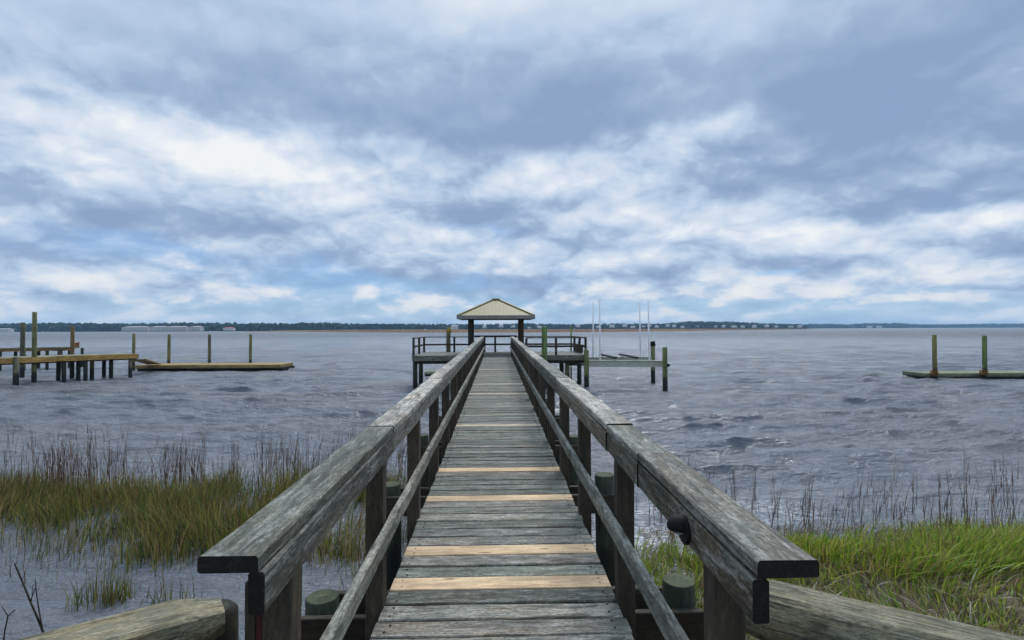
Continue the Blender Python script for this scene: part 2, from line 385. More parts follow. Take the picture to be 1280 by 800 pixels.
# ------------------------------------------------------------------ shore ground: bank underfoot, mud flat right, bed under the water
def ground_z(x,y):
    z=np.full_like(x,-0.45)
    bank=1.17-1.75*sstep(2.35,3.9,y+0.25*np.abs(x-.02)*(np.abs(x)>1)*0.3)
    flat=0.10*sstep(1.7,3.2,x)*(1-sstep(5.6,7.2,y-0.02*x))
    flat=flat+0.22*sstep(3.0,8.0,x)*(1-sstep(4.2,7.5,y))
    z2=-0.45+0.55*sstep(1.3,2.6,x)*(1-sstep(5.8,7.8,y))+flat*.9+.02
    z=np.maximum(z,z2); z=np.maximum(z,bank)
    z+=0.10*(vnoise(x*1.3,y*1.3,5)-.5)+0.04*(vnoise(x*6,y*6,6)-.5)
    return z
gx=np.linspace(-24,24,420); gy=np.concatenate([np.linspace(-6,2,24)[:-1],np.linspace(2,14,170),[20,60]])
GY,GX=np.meshgrid(gy,gx,indexing='ij'); GZ=ground_z(GX,GY)
m_g,N=new_mat('wet_marsh_mud')
P=N.n('ShaderNodeNewGeometry').outputs['Position']
a=N.noise(P,2.2,6,0.65,0.3); b=N.noise(P,22,5,0.7)
c=N.mix(N.maprange(a,0.35,0.65),(0.045,0.038,0.026,1),(0.13,0.105,0.070,1))
c=N.mix(N.maprange(b,0.55,0.68),c,(0.24,0.225,0.19,1))
bp=N.n('ShaderNodeBump',inp={'Strength':.8,'Distance':.03,'Height':b}).outputs[0]
out(N,N.n('ShaderNodeBsdfPrincipled',inp={'Base Color':c,'Roughness':N.maprange(a,.3,.7,.65,.95),'Specular IOR Level':.2,'Normal':bp}).outputs[0])
ground=np_mesh('shore_ground',np.stack([GX,GY,GZ],-1).reshape(-1,3),grid_faces(len(gy),len(gx)),m_g)
tag(ground,'muddy shore bank and marsh flat beside the boardwalk','ground',kind='structure')

# ------------------------------------------------------------------ boardwalk
SL=0.0092; DZ=1.33; XL,XR=-0.575,0.615; END=24.6
bw=empty('boardwalk',(0,0,0),'long weathered grey boardwalk with timber railings running out over the water','boardwalk')
new_rows=[3.05,3.475,4.50,5.355,7.7,11.2,12.95,17.15]
rel_new={}
pitch=0.1455
yb=-0.4; i=0
deck=MB(); dn=[]
greys=[(1,1,1),(.82,.86,.82),(1.1,1.12,1.08),(.68,.70,.67),(1.08,1.0,.95),(.88,.95,.87),(1.3,1.27,1.25),(.56,.58,.56),(1.15,1.07,1.05)]
while yb<END:
    yc=yb+pitch/2
    if any(abs(yc-q)<pitch/2 for q in new_rows):
        dn.append(yc)
    else:
        t=random.choice(greys); k=random.uniform(.8,1.15)
        if any(abs(yc-q)<.08 for q in (4.09,9.4,14.9,15.6)): t=(1.5,1.45,1.35)
        t=tuple(c*k for c in t)
        e=random.uniform(-.006,.006)
        dz_=random.gauss(0,.0022); ya=random.gauss(0,.0025)
        deck.plank((XL-.012+random.uniform(-.01,.006),yc+ya,DZ-.02+dz_),(XR+.012+random.uniform(-.006,.01),yc-ya,DZ-.02+dz_+random.gauss(0,.0018)),pitch-.011+random.uniform(-.005,.002),.038,n=6,jit=.0009,tint=t,bev=.006,end=tuple(c*.5 for c in t))
    if yc<9:
        for nx in (XL+.045,XR-.045):
            for ny in (-.035,.035):
                xx,yy=nx+random.gauss(0,.006),yc+ny+random.gauss(0,.005)
                deck.round((xx,yy,DZ-.004),(xx,yy,DZ+.0022),.0055,n=8,bev=.0006,tint=(.22,.17,.13),end=(.22,.17,.13))
    yb+=pitch
deck.shear(SL).build('deck_planks',M_deck,bw)
for k,yc in enumerate(dn):
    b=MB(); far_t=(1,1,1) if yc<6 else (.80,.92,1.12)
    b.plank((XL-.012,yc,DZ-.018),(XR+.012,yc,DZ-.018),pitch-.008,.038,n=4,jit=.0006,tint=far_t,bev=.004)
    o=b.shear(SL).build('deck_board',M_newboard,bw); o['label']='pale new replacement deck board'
# stringers under the deck
for x in (XL+.05,.02,XR-.05):
    b=MB(); b.plank((x,-.4,DZ-.15),(x,END,DZ-.15),.05,.2,up=(0,0,1)); b.shear(SL).build('stringer',M_post,bw)
# posts
post_y=[1.56+1.255*k for k in range(19)]
HR=0.885
for side in (-1,1):
    for k,y in enumerate(post_y):
        x=(XL-.052) if side<0 else (XR+.052)
        yy=y+(0.05 if side>0 else 0)*0+random.uniform(-.02,.02)
        b=MB(); t=random.uniform(.8,1.3)
        b.plank((x,yy,DZ-.42),(x+random.gauss(0,.004),yy,DZ+HR-.05),.089,.089,up=(0,1,0),n=5,jit=.0008,tint=(t,t,t))
        po=b.shear(SL).build('post',M_post,bw)
        if side<0 and k==0:
            e=MB(); e.plank((x-.037,yy-.047,DZ-.42),(x-.037,yy-.047,DZ+HR-.16),.014,.004,up=(0,1,0),bev=.001); e.shear(SL).build('painted_edge',M_red,po)
            e=MB(); e.plank((x-.064,yy,DZ-.42),(x-.064,yy,DZ+HR-.16),.034,.085,up=(0,1,0),tint=(.6,.6,.55)); e.shear(SL).build('side_board',M_post,po)
# rail caps, rail boards under them and mid rails, board by board
capL=[1.335,3.0,5.62,8.05,11.4,14.2,17.6,20.6,23.9]
capR=[1.255,2.32,2.98,5.6,8.5,11.6,14.6,17.9,21.0,23.9]
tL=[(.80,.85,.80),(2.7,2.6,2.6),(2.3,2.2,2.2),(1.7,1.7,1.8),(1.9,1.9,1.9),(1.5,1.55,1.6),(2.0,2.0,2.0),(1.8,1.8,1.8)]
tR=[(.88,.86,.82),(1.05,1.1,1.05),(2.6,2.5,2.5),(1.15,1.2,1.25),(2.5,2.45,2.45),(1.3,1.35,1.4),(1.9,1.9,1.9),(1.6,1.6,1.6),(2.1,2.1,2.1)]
zcap=DZ+HR-.022
for side,caps,tt in ((-1,capL,tL),(1,capR,tR)):
    xi=XL if side<0 else XR
    cx=xi+side*.074
    for k in range(len(caps)-1):
        y0,y1=caps[k],caps[k+1]-.004
        n=max(2,int((y1-y0)*5)); jx=random.gauss(0,.004); jz=random.gauss(0,.002)
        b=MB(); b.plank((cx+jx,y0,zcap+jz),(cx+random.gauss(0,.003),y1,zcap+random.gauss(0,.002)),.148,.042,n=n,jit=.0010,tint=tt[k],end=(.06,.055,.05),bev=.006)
        b.shear(SL).build('rail_cap',M_rail,bw)
        b=MB(); xf=xi-side*(.004)+side*.024 if k%2 else xi+side*.0185
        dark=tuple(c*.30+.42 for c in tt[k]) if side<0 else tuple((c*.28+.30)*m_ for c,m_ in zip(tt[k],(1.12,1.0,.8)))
        st=y0 if k else y0+.004
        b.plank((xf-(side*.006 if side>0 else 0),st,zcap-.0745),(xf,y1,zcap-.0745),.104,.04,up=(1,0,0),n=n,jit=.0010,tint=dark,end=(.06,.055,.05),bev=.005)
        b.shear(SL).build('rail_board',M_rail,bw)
    # mid rail
    y0=0.55; ln=[0.55,4.3,7.9,11.7,15.5,19.2,23.9]
    for k in range(len(ln)-1):
        t=random.uniform(1.1,1.6)
        b=MB(); b.plank((xi-side*.017,ln[k],DZ+.395),(xi-side*.017,ln[k+1]-.004,DZ+.395+random.gauss(0,.004)),.085,.038,up=(1,0,0),n=14,jit=.0012,tint=(t,t*1.02,t),bev=.006)
        b.shear(SL).build('mid_rail',M_rail,bw)
# nail stains on the left rail board
for yy,dzz in ((2.62,-.05),(2.63,-.09),(2.78,-.05),(2.79,-.09)):
    b=MB(); b.round((XL+.003,yy,zcap+dzz),(XL-.004,yy,zcap+dzz),.007,n=8,bev=.001); b.shear(SL).build('rusty_bolt',M_iron,bw)
# pilings with their cross beams
for k in range(10):
    y=3.45+2.25*k
    for x in (-1.1,1.17):
        b=MB(); zt=DZ-.2+random.uniform(-.04,.04)
        if k>2: zt-=.28
        if k==0: zt=1.085-SL*y if x<0 else 1.15-SL*y
        b.round((x,y,-1.2),(x+random.gauss(0,.02),y,zt),.112,.102,n=16,m=5,jit=.012,tint=(1,1,1),end=(1.05,1.1,.75))
        b.shear(SL).build('piling',M_darkpile,bw)
    b=MB(); b.plank((-1.2,y-.15,DZ-.42),(1.27,y-.15,DZ-.42),.05,.19,n=5,jit=.001,tint=(.8,.8,.8),end=(.5,.5,.5))
    b.plank((-1.2,y+.15,DZ-.42),(1.27,y+.15,DZ-.42),.05,.19,n=5,jit=.001,tint=(.8,.8,.8),end=(.5,.5,.5))
    b.shear(SL).build('cross_beam',M_post,bw)

# black dome lamp on the right rail board
lz=zat(660,1.72,860); lp=Vector((XR+.0,1.72,lz))
lamp=empty('rail_lamp',lp,'small black dome lamp fixed to inner face of right railing','lamp')
b=MB(); b.round((-.004,0,-.006),(-.018,0,-.006),.046,.044,n=20,bev=.003); b.build('mounting_plate',M_black,lamp)
bm=bmesh.new(); bmesh.ops.create_uvsphere(bm,u_segments=20,v_segments=12,radius=.036)
for v in bm.verts:
    v.co.x=v.co.x*1.25-.018
    if v.co.z<-.012: v.co.z=-.012
bmesh.ops.delete(bm,geom=[v for v in bm.verts if v.co.x>.004],context='VERTS')
me=bpy.data.meshes.new('hood'); bm.to_mesh(me); bm.free(); me.materials.append(M_black)
for q in me.polygons: q.use_smooth=True
o=bpy.data.objects.new('hood',me); COL.objects.link(o); o.parent=lamp; o.location=(-.004,0,.008)
b=MB(); b.round((-.030,0,-.003),(-.030,0,-.016),.020,.017,n=14,bev=.002); b.build('lens',M_lens,lamp)

# ------------------------------------------------------------------ bulkhead logs either side of the entrance
for side in (-1,1):
    if side<0:
        far_=Vector((-1.37,2.72,1.365)); near_=Vector((-3.2,1.45,1.365)); lab='weathered round log with a flat planed top lying left of the boardwalk entrance'
    else:
        far_=Vector((1.15,2.82,1.36)); near_=Vector((3.35,1.27,1.36)); lab='weathered round log with grooved grain lying right of the boardwalk entrance'
    root=empty('timber_log',(far_+near_)/2,lab,'log'); c=(far_+near_)/2
    b=MB(); b.round(far_-c,near_-c,.15,.16,n=26,m=14,jit=.010,tint=(1,1,.95) if side<0 else (.9,.95,.95),end=(.30,.25,.2),bev=.065,bl=.19 if side<0 else .27,flat=.085 if side<0 else .12)
    b.build('log_body',M_log,root)
q=at(271,758,3.0); dp=empty('bulkhead_piling',(q.x,3.0,0),'dark round topped piling butting against the left log by the railing end','piling')
b=MB(); b.round((0,0,-.6),(0,0,q.z),.115,.11,n=18,m=4,jit=.02,tint=(.42,.32,.27),bev=.03); b.build('pole',M_darkpile,dp)

# ------------------------------------------------------------------ viewing platform at the boardwalk end
PZ=DZ+SL*25; Y0,Y1=24.62,28.3
xl,xr=at(515,445,Y0).x,at(734,445,Y0).x
pf=empty('viewing_platform',(0,Y0,0),'wide timber platform with open railings at the far end of the boardwalk','platform')
def loc_mb(): return MB()
def pb(mb,name,mat): 
    mb.v=[(x,y-Y0,z) for (x,y,z) in mb.v]; return mb.build(name,mat,pf)
b=MB()
n_b=int((Y1-Y0)/pitch)
for k in range(n_b):
    t=random.uniform(.8,1.2); y=Y0+pitch*(k+.5)
    b.plank((xl,y,PZ-.018),(xr,y,PZ-.018),pitch-.008,.036,n=1,tint=(t,t,t))
pb(b,'deck_planks',M_deck)
b=MB(); b.plank((xl,Y0-.025,PZ-.125),(xr,Y0-.025,PZ-.125),.045,.24,tint=(1.2,1.25,1.1)); pb(b,'front_board',M_rail)
for y in (Y0+.2,(Y0+Y1)/2,Y1-.2):
    b=MB(); b.plank((xl+.05,y,PZ-.28),(xr-.05,y,PZ-.28),.1,.22); pb(b,'support_beam',M_post)
b=MB(); b.plank((xl,Y1+.025,PZ-.1),(xr,Y1+.025,PZ-.1),.04,.2); pb(b,'back_board',M_post)
RT=.80
def railing(pts, cap=True):
    for (p0,p1) in zip(pts[:-1],pts[1:]):
        p0,p1=Vector(p0),Vector(p1)
        b=MB(); b.plank(p0+Vector((0,0,RT)),p1+Vector((0,0,RT)),.13,.045,n=2,tint=(.75,.72,.72)); pb(b,'rail_cap',M_post if not cap else M_rail)
        b=MB(); b.plank(p0+Vector((0,0,RT*.5)),p1+Vector((0,0,RT*.5)),.04,.09,n=1,tint=(.8,.8,.8)); pb(b,'mid_rail',M_post)
        n=max(1,round((p1-p0).length/1.6))
        for k in range(n+1):
            q=p0.lerp(p1,k/n)
            b=MB(); b.plank(q+Vector((0,0,-.1)),q+Vector((0,0,RT-.025)),.1,.1,up=(0,1,0)); pb(b,'post',M_post)
railing([(xl+.06,Y0+.08,PZ),(xl+.06,Y1-.06,PZ)],False)
railing([(xl+.06,Y1-.05,PZ),(xr-.06,Y1-.05,PZ)],False)
railing([(xr-.06,Y1-.06,PZ),(xr-.06,Y0+.08,PZ)],False)
railing([(XR+.75,Y0+.07,PZ),(xr-.06,Y0+.07,PZ)],False)
# gazebo bench back: thick dark rail facing the walk
gl,gr=at(593,420,Y1-.4).x,at(646,420,Y1-.4).x
b=MB(); b.plank((gl,Y1-.25,zat(420.3,Y1-.25)),(gr,Y1-.25,zat(420.3,Y1-.25)),.25,.09,tint=(.45,.42,.45)); pb(b,'bench_rail',M_post)
b=MB(); xx=at(619,430,Y1-.25).x; b.plank((xx,Y1-.25,PZ),(xx,Y1-.25,zat(421.5,Y1-.25)),.1,.1,up=(0,1,0),tint=(.6,.6,.6)); pb(b,'bench_support',M_post)
for (px,yy) in ((519,Y0+.35),(526,Y0+2.9),(560,Y1-.3),(702,Y0+2.9),(709,Y0+.5),(724,Y0+2.2),(600,Y0+2),(645,Y0+2)):
    x=at(px,450,yy).x; b=MB(); b.round((x,yy,-1.3),(x,yy,PZ-.17),.115,.11,n=12,m=3,jit=.012); pb(b,'piling',M_darkpile if px!=709 else M_pile)
# low landing under the right corner
lx0,lx1=at(711,455,Y0+.6).x,at(734,455,Y0+.6).x; lz=zat(456,Y0+.6,720)
b=MB()
for k in range(7): b.plank((lx0,Y0+.5+k*.15,lz),(lx1,Y0+.5+k*.15,lz),.142,.05,tint=(.8,.8,.8))
pb(b,'low_landing',M_post)

# gazebo
GY=26.3; gx0=at(620,400,GY).x
gz=empty('gazebo',(gx0,GY,PZ),'open gazebo with tan hipped metal roof on square posts at the platform','gazebo')
ez=zat(397.6,24.6)-PZ; az_=zat(374.5,GY)-PZ
hw=(at(668,395,GY-2).x-at(571,395,GY-2).x)/2; hd=1.75; pw=(at(652,410,GY-1.2).x-at(587,410,GY-1.2).x)/2
b=MB(); H0=ez+.12; rdg=.12
rv=[(-hw,-hd,H0),(hw,-hd,H0),(hw,hd,H0),(-hw,hd,H0),(-rdg,0,az_),(rdg,0,az_)]
b.add(rv,[(0,1,5,4),(1,2,5),(2,3,4,5),(3,0,4),(3,2,1,0)],rv,[(1,1,1,1)]*6)
for k in range(-9,10):                         # standing seams, part of the roof sheet
    x=k*hw/9.5; f=min(1.0,1-(abs(x)-rdg)/(hw-rdg)) if abs(x)>rdg else 1.0
    for sy_ in (-1,1):
        p0=Vector((x,sy_*hd,H0+.004)); p1=Vector((x,sy_*hd*(1-f),H0+(az_-H0)*f+.004))
        if (p1-p0).length>.1: b.plank(p0,p1,.02,.012,bev=.003)
for k in range(-7,8):
    y=k*hd/7.5; f=1-abs(y)/hd
    for sx_ in (-1,1):
        p0=Vector((sx_*hw,y,H0+.004)); p1=Vector((sx_*(hw-(hw-rdg)*f),y,H0+(az_-H0)*f+.004))
        if (p1-p0).length>.1: b.plank(p0,p1,.02,.012,bev=.003)
ro=b.build('roof',M_roof,gz)
b=MB()
for sx_,sy_ in ((-1,-1),(1,-1),(1,1),(-1,1)): b.plank((sx_*hw,sy_*hd,H0+.02),(sx_*.12,0,az_+.02),.12,.04,bev=.006)
b.plank((-.2,0,az_+.03),(.2,0,az_+.03),.16,.05)
b.build('ridge_cap',M_ridge,ro)
b=MB()
for sy_ in (-1,1): b.plank((-hw-.02,sy_*(hd+.02),ez+.045),(hw+.02,sy_*(hd+.02),ez+.045),.04,.17)
for sx_ in (-1,1): b.plank((sx_*(hw+.02),-hd-.0,ez+.045),(sx_*(hw+.02),hd,ez+.045),.04,.17)
b.build('eave_board',M_fascia,ro)
for sx_ in (-1,1):
    for sy_ in (-1,1):
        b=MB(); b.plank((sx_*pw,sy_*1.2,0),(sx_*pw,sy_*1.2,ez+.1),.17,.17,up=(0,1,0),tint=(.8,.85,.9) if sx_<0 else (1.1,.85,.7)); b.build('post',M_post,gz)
b=MB()
for sy_ in (-1,1): b.plank((-pw-.1,sy_*1.2,ez+.03),(pw+.1,sy_*1.2,ez+.03),.08,.16)
b.build('header_beam',M_post,gz)

# ------------------------------------------------------------------ standing pilings
def piling(px, top, Yd, r, label, mat=M_pile, group='mooring pilings standing in the water', tint=(1,1,1), cap=None, name='mooring_piling'):
    q=at(px,top,Yd); o=empty(name,(q.x,Yd,0),label,'piling',group)
    b=MB(); r*=.88; b.round((0,0,-1.5),(random.gauss(0,.02),0,q.z),r*1.05,r*.95,n=14,m=5,jit=.012,tint=tint,end=tuple(c*1.3 for c in tint),bev=.02)
    b.build('pole',mat,o)
    if cap:
        b=MB(); b.round((0,0,q.z-.28),(0,0,q.z+.03),r*1.12,r*1.0,n=14,tint=cap,bev=.03); b.build('band',M_dockwood,o)
    return o
piling(561,410,Y1+.3,.14,'greenish piling with a yellow banded top behind the platform railing, left of the gazebo',cap=(1.3,1.3,.8))
piling(680,408.5,Y0-.22,.15,'bright green piling against the platform front, right of the gazebo',tint=(.75,1.25,.7))
piling(713.5,405.5,Y1+.35,.05,'thin green pole rising behind the platform railing near its right corner',tint=(.9,1.6,.7))
piling(28,403,32.3,.135,'dark grey piling behind the yellow dock, left of the tallest piling',tint=(.55,.6,.7))
piling(43.5,390,28.3,.12,'tallest piling, greenish and weathered, at front of the yellow dock on the left',tint=(1.0,1.15,.9))
piling(91,408,32.4,.12,'reddish brown piling behind the yellow dock beside the small box',tint=(1.1,.75,.6))
piling(167,417,36.9,.11,'short greenish piling at the right end of the yellow dock',tint=(1.1,1.15,.8))
for px,t,l in ((211,(1.2,1.15,.75),'leftmost of the three pilings behind the yellow floating dock'),(262,(.75,.8,.75),'middle and darkest of the three pilings behind the yellow floating dock'),(313,(1.1,1.2,.75),'rightmost of the three pilings behind the yellow floating dock')):
    piling(px,418,38.95,.118,l,tint=t)
piling(1168,418.5,27.75,.125,'left piling with rope collar at the grey floating dock on the right',tint=(1.15,1.2,.75))
piling(1230,419.5,27.75,.125,'right greener piling at the grey floating dock on the right',tint=(.8,1.2,.7))

# ------------------------------------------------------------------ boat lift right of the platform
bl=empty('boat_lift',(at(783,450,25.8).x,25.8,0),'pale metal boat lift cradle hung between green pilings, with white guide poles','boat lift')
bo=bl.location
def lb(mb,name,mat):
    mb.v=[(x-bo.x,y-bo.y,z) for (x,y,z) in mb.v]; return mb.build(name,mat,bl)
for px,top,Yd,mt in ((733,437,24.35,1),(831,434,23.6,1),(816,432.5,27.3,1),(724,441,27.2,0)):
    q=at(px,top,Yd); b=MB(); b.round((q.x,Yd,-1.4),(q.x,Yd,q.z),.118,.108,n=14,m=4,jit=.012,tint=(.85,1.1,.75) if mt else (.5,.6,.5),end=(1.5,1.5,1.3),bev=.02)
    pil=lb(b,'piling',M_pile)
def ibeam(pa,pb_,h,name):
    pa,pb_=Vector(pa),Vector(pb_); b=MB()
    b.plank(pa+Vector((0,0,h/2)),pb_+Vector((0,0,h/2)),.14,.03,bev=.003); b.plank(pa-Vector((0,0,h/2)),pb_-Vector((0,0,h/2)),.14,.03,bev=.003)
    b.plank(pa,pb_,.03,h-.034,bev=.003); return lb(b,name,M_alu)
zb=zat(454.3,24.4,780)
ibeam((at(736,454,24.5).x,24.5,zb),(at(829,454,24.0).x,24.0,zb),.27,'cradle_beam')
ibeam((at(728,450,27.2).x,27.2,zb),(at(815,450,27.2).x,27.2,zb),.27,'cradle_beam')
for px in (769,796):
    x=at(px,448,24.3).x; b=MB(); b.plank((x,24.2,zb+.27),(x,27.6,zb+.27),.14,.09,bev=.02); bk=lb(b,'bunk',M_bunk)
    for y in (24.45,27.2):
        b=MB(); b.plank((x,y,zb+.14),(x,y,zb+.24),.05,.05,up=(0,1,0)); lb(b,'bunk_bracket',M_alu)
for px,top,Yd in ((749.5,373.5,24.45),(811,375.5,24.2),(741,378,27.2),(800,378,27.2)):
    q=at(px,top,Yd); b=MB(); b.round((q.x,Yd,zb+.15),(q.x+random.gauss(0,.02),Yd,q.z),.036,.034,n=10); lb(b,'guide_pole',M_white)
for px,py,Yd in ((816,430.5,27.3),):
    q=at(px,py,Yd); b=MB(); b.box((q.x,Yd,q.z-.02),(.22,.2,.13)); b.round((q.x-.1,Yd,q.z+.1),(q.x+.1,Yd,q.z+.1),.07,n=10); lb(b,'winch',M_black)
q=at(724,436,27.2); b=MB(); b.box((q.x,27.2,q.z),(.34,.3,.42)); b.round((q.x,27.2,q.z+.2),(q.x,27.2,q.z+.42),.06,n=8); lb(b,'motor_box',M_iron)
q=at(834.5,456.5,23.6); b=MB(); b.round((q.x,23.5,q.z),(q.x,23.72,q.z),.075,n=12); lb(b,'pulley',M_black)

# pale float drifting beside the left railing
q=onz(540,470,0.02); fl=empty('mooring_float',(q.x,q.y,0),'small pale float on the water seen past the left railing','float')
b=MB(); b.round((-.42,0,.16),(.42,0,.2),.19,.14,n=12,m=3,jit=.02,tint=(1.6,1.6,1.8),bev=.05); b.build('float_body',M_greydock,fl)
b=MB(); b.round((-.46,0,.16),(-.415,0,.16),.05,n=8,bev=.004); b.build('ring',M_iron,fl)

# ------------------------------------------------------------------ yellow dock on the left
def L_front(px): return 26.6+(px-8)/(172-8)*(31.6-26.6)
ZD=1.4
pA=onz(172,441.3,ZD); pA=Vector((pA.x,31.6,ZD)); pA.x=at(172,441,31.6).x
pBx=at(-140,450,24.0).x; pB=Vector((pBx,24.3,ZD))
dk=empty('wooden_dock',(pA.x,pA.y,0),'long yellow edged wooden dock on many dark pilings at left','dock')
def db(mb,name,mat):
    mb.v=[(x-pA.x,y-pA.y,z) for (x,y,z) in mb.v]; return mb.build(name,mat,dk)
ax=(pB-pA).normalized(); nrm=Vector((ax.y,-ax.x,0)); nrm = nrm if nrm.y>0 else -nrm
Ld=(pB-pA).length; b=MB(); s_=0.0
while s_<Ld:
    t=random.uniform(.8,1.2); q=pA+ax*(s_+.07)+Vector((0,0,-.02)); b.plank(q,q+nrm*2.3,.138,.04,tint=(t,t,t)); s_+=.145
db(b,'deck_planks',M_greydock)
for k in range(5):
    t=random.uniform(.85,1.2); b=MB(); b.plank(pA+ax*(Ld*k/5+.003)-nrm*.03+Vector((0,0,-.13)),pA+ax*(Ld*(k+1)/5)-nrm*.03+Vector((0,0,-.13+random.gauss(0,.015))),.05,.27,n=3,jit=.003,tint=(t*1.45,t*1.25,t*.95)); db(b,'edge_board',M_dockwood)
b=MB(); b.plank(pA-ax*.03+nrm*0.0+Vector((0,0,-.13)),pA-ax*.03+nrm*2.3+Vector((0,0,-.13)),.05,.25,tint=(.6,.6,.6)); db(b,'edge_board',M_dockwood)
for off_ in (.15,1.1,2.1):
    b=MB(); b.plank(pA+nrm*off_+Vector((0,0,-.2)),pB+nrm*off_+Vector((0,0,-.2)),.09,.26); db(b,'support_beam',M_post)
for px,row in ((163,0),(139,1),(130,2),(115,1),(107,0),(98,1),(90,2),(80,0),(73,2),(20,-1),(-40,0),(-90,0),(-60,2)):
    off_={-1:-.12,0:.15,1:1.1,2:2.1}[row]
    lo,hi=0.0,Ld
    for _ in range(40):                       # the point of this row that lies in the wanted direction
        mid=(lo+hi)/2; q=pA+ax*mid+nrm*off_; d=Vector((q.x,q.y,0)); r_=ray(px,450)
        if q.x/q.y > r_.x/r_.y: lo=mid
        else: hi=mid
    b=MB(); b.round((q.x,q.y,-1.4),(q.x,q.y,ZD-.05 if row!=-1 else ZD+.06),.105 if row!=-1 else .13,.1 if row!=-1 else .12,n=12,m=3,jit=.015,tint=(1.1,.9,.7) if px==115 else (.8,.8,.85)); db(b,'piling',M_darkpile if px not in (163,20,115) else M_pile)

# low brown jetty behind it, its box and short posts
Yj=40.5; zj=zat(434.5,Yj,50); ja,jb=at(-80,434,Yj-4).x,at(99,434,Yj).x
jt=empty('wooden_jetty',(jb,Yj,0),'thin low brown jetty behind the yellow dock at far left','jetty')
pA2,pB2=Vector((jb,Yj,zj)),Vector((ja,Yj-4,zj))
def jm(mb,name,mat):
    mb.v=[(x-jb,y-Yj,z) for (x,y,z) in mb.v]; return mb.build(name,mat,jt)
b=MB(); b.plank(pA2,pB2,1.4,.09,tint=(.9,.9,.9)); jm(b,'deck_planks',M_greydock)
b=MB(); b.plank(pA2+Vector((0,-.74,-.06)),pB2+Vector((0,-.74,-.06)),.06,.26,tint=(1.1,.8,.7)); jm(b,'edge_board',M_dockwood)
for k in range(6):
    for o_ in (-.6,.6):
        q=pA2.lerp(pB2,(k+.15)/6); b=MB(); b.round((q.x,q.y+o_,-1.4),(q.x,q.y+o_,zj-.04),.1,n=10); jm(b,'piling',M_darkpile)
q=at(97,436.5,Yj-1.1); bx_=empty('dock_box',(jb-.28,Yj-.05,zj+.05),'small reddish brown box standing on end of the thin jetty','box')
b=MB(); b.box((0,0,.14),(.36,.4,.28),(.9,.5,.4)); b.build('box_body',M_dockwood,bx_)
b=MB(); b.box((0,0,.30),(.42,.46,.04),(.8,.5,.4)); b.build('lid',M_dockwood,bx_)
q=at(75,440,33.4); st=empty('ladder_post',(q.x,33.35,0),'grey stub post standing at rear edge of the yellow dock','post')
b=MB(); b.plank((0,0,-1.2),(0,0,zat(434.5,33.4,75)),.14,.14,up=(0,1,0),tint=(2,2,2)); b.build('post_body',M_post,st)
b=MB(); b.plank((-.28,0,zat(437.5,33.4,75)),(.28,0,zat(437.5,33.4,75)),.12,.1,tint=(2,2,2)); b.build('cross_piece',M_post,st)

# ------------------------------------------------------------------ floating docks
def float_dock(x0,x1,Yf,Yb,zt,edge,top,label,pitch_=.15,taper=0.0):
    fd=empty('floating_dock',((x0+x1)/2,Yf,0),label,'floating dock'); c=Vector(((x0+x1)/2,Yf,0))
    b=MB(); x=x0
    while x<x1-.05:
        t=random.uniform(.75,1.25); b.plank((x+.07-c.x,0.02,zt),(x+.07-c.x,Yb-Yf,zt+.0),.14,.04,tint=(t,t,t)); x+=.148
    b.build('deck_planks',top,fd)
    for (ya,nm) in ((-.03,'edge_board'),(Yb-Yf+.03,'edge_board')):
        b=MB(); b.plank((x0-c.x,ya,zt-.10),(x1-c.x,ya,zt-.10),.05,.22,n=6,jit=.006,tint=(1,1,1)); b.build(nm,edge,fd)
    for xe in (x0,x1):
        b=MB(); b.plank((xe-c.x,-.0,zt-.10),(xe-c.x,Yb-Yf,zt-.10),.05,.22); b.build('edge_board',edge,fd)
    k=0; x=x0+.15
    while x<x1-.6:
        b=MB(); b.box((x+.75-c.x,(Yb-Yf)/2,zt-.34),(1.5,Yb-Yf-.12,.30),(1,1,1),.05); b.build('pontoon',M_black,fd); x+=1.62
    return fd
float_dock(at(168,458,36.4).x,at(366,455,38.7).x,36.4,38.7,.40,M_dockwood,M_dockwood,'yellow edged low floating dock left of the gazebo, with three pilings behind')
gf=float_dock(at(1129,466,29.6).x,at(1480,470,28).x,27.95,29.6,.30,M_greydock,M_greydock,'grey green low floating dock with two pilings at right edge of the photo')
gw_a=Vector((at(173,449,33.2).x,33.2,.98)); gw_b=Vector((at(193,455,36.8).x,36.8,.48))
gw=empty('gangway',gw_b,'short sloping gangway joining yellow dock and yellow floating dock','gangway')
b=MB(); b.plank(gw_a-gw_b,Vector((0,0,0)),.8,.05,tint=(1,1,1)); b.build('walkway',M_dockwood,gw)
for s in (-1,1):
    b=MB(); b.plank(gw_a-gw_b+Vector((s*.4,0,.02)),Vector((s*.4,0,.02)),.05,.08); b.build('side_beam',M_dockwood,gw)
for (px,Yd) in ((1168,27.75),(1230,27.75)):
    q=at(px,470,Yd); c_=empty('rope_collar',(q.x,Yd,.36),'brown rope collar round '+('left' if px<1200 else 'right')+' piling of the grey floating dock','collar','rope collars on the pilings')
    b=MB()
    for zz in (-.1,0,.1):
        r_=.16; pts=[Vector((math.cos(t)*r_,math.sin(t)*r_,zz+.02*math.sin(3*t+zz*20))) for t in np.linspace(0,2*math.pi,15)]
        for u,v in zip(pts[:-1],pts[1:]): b.round(u,v,.035,n=6,bev=.002,tint=(.9,.6,.4))
    b.build('rope',M_dockwood,c_)

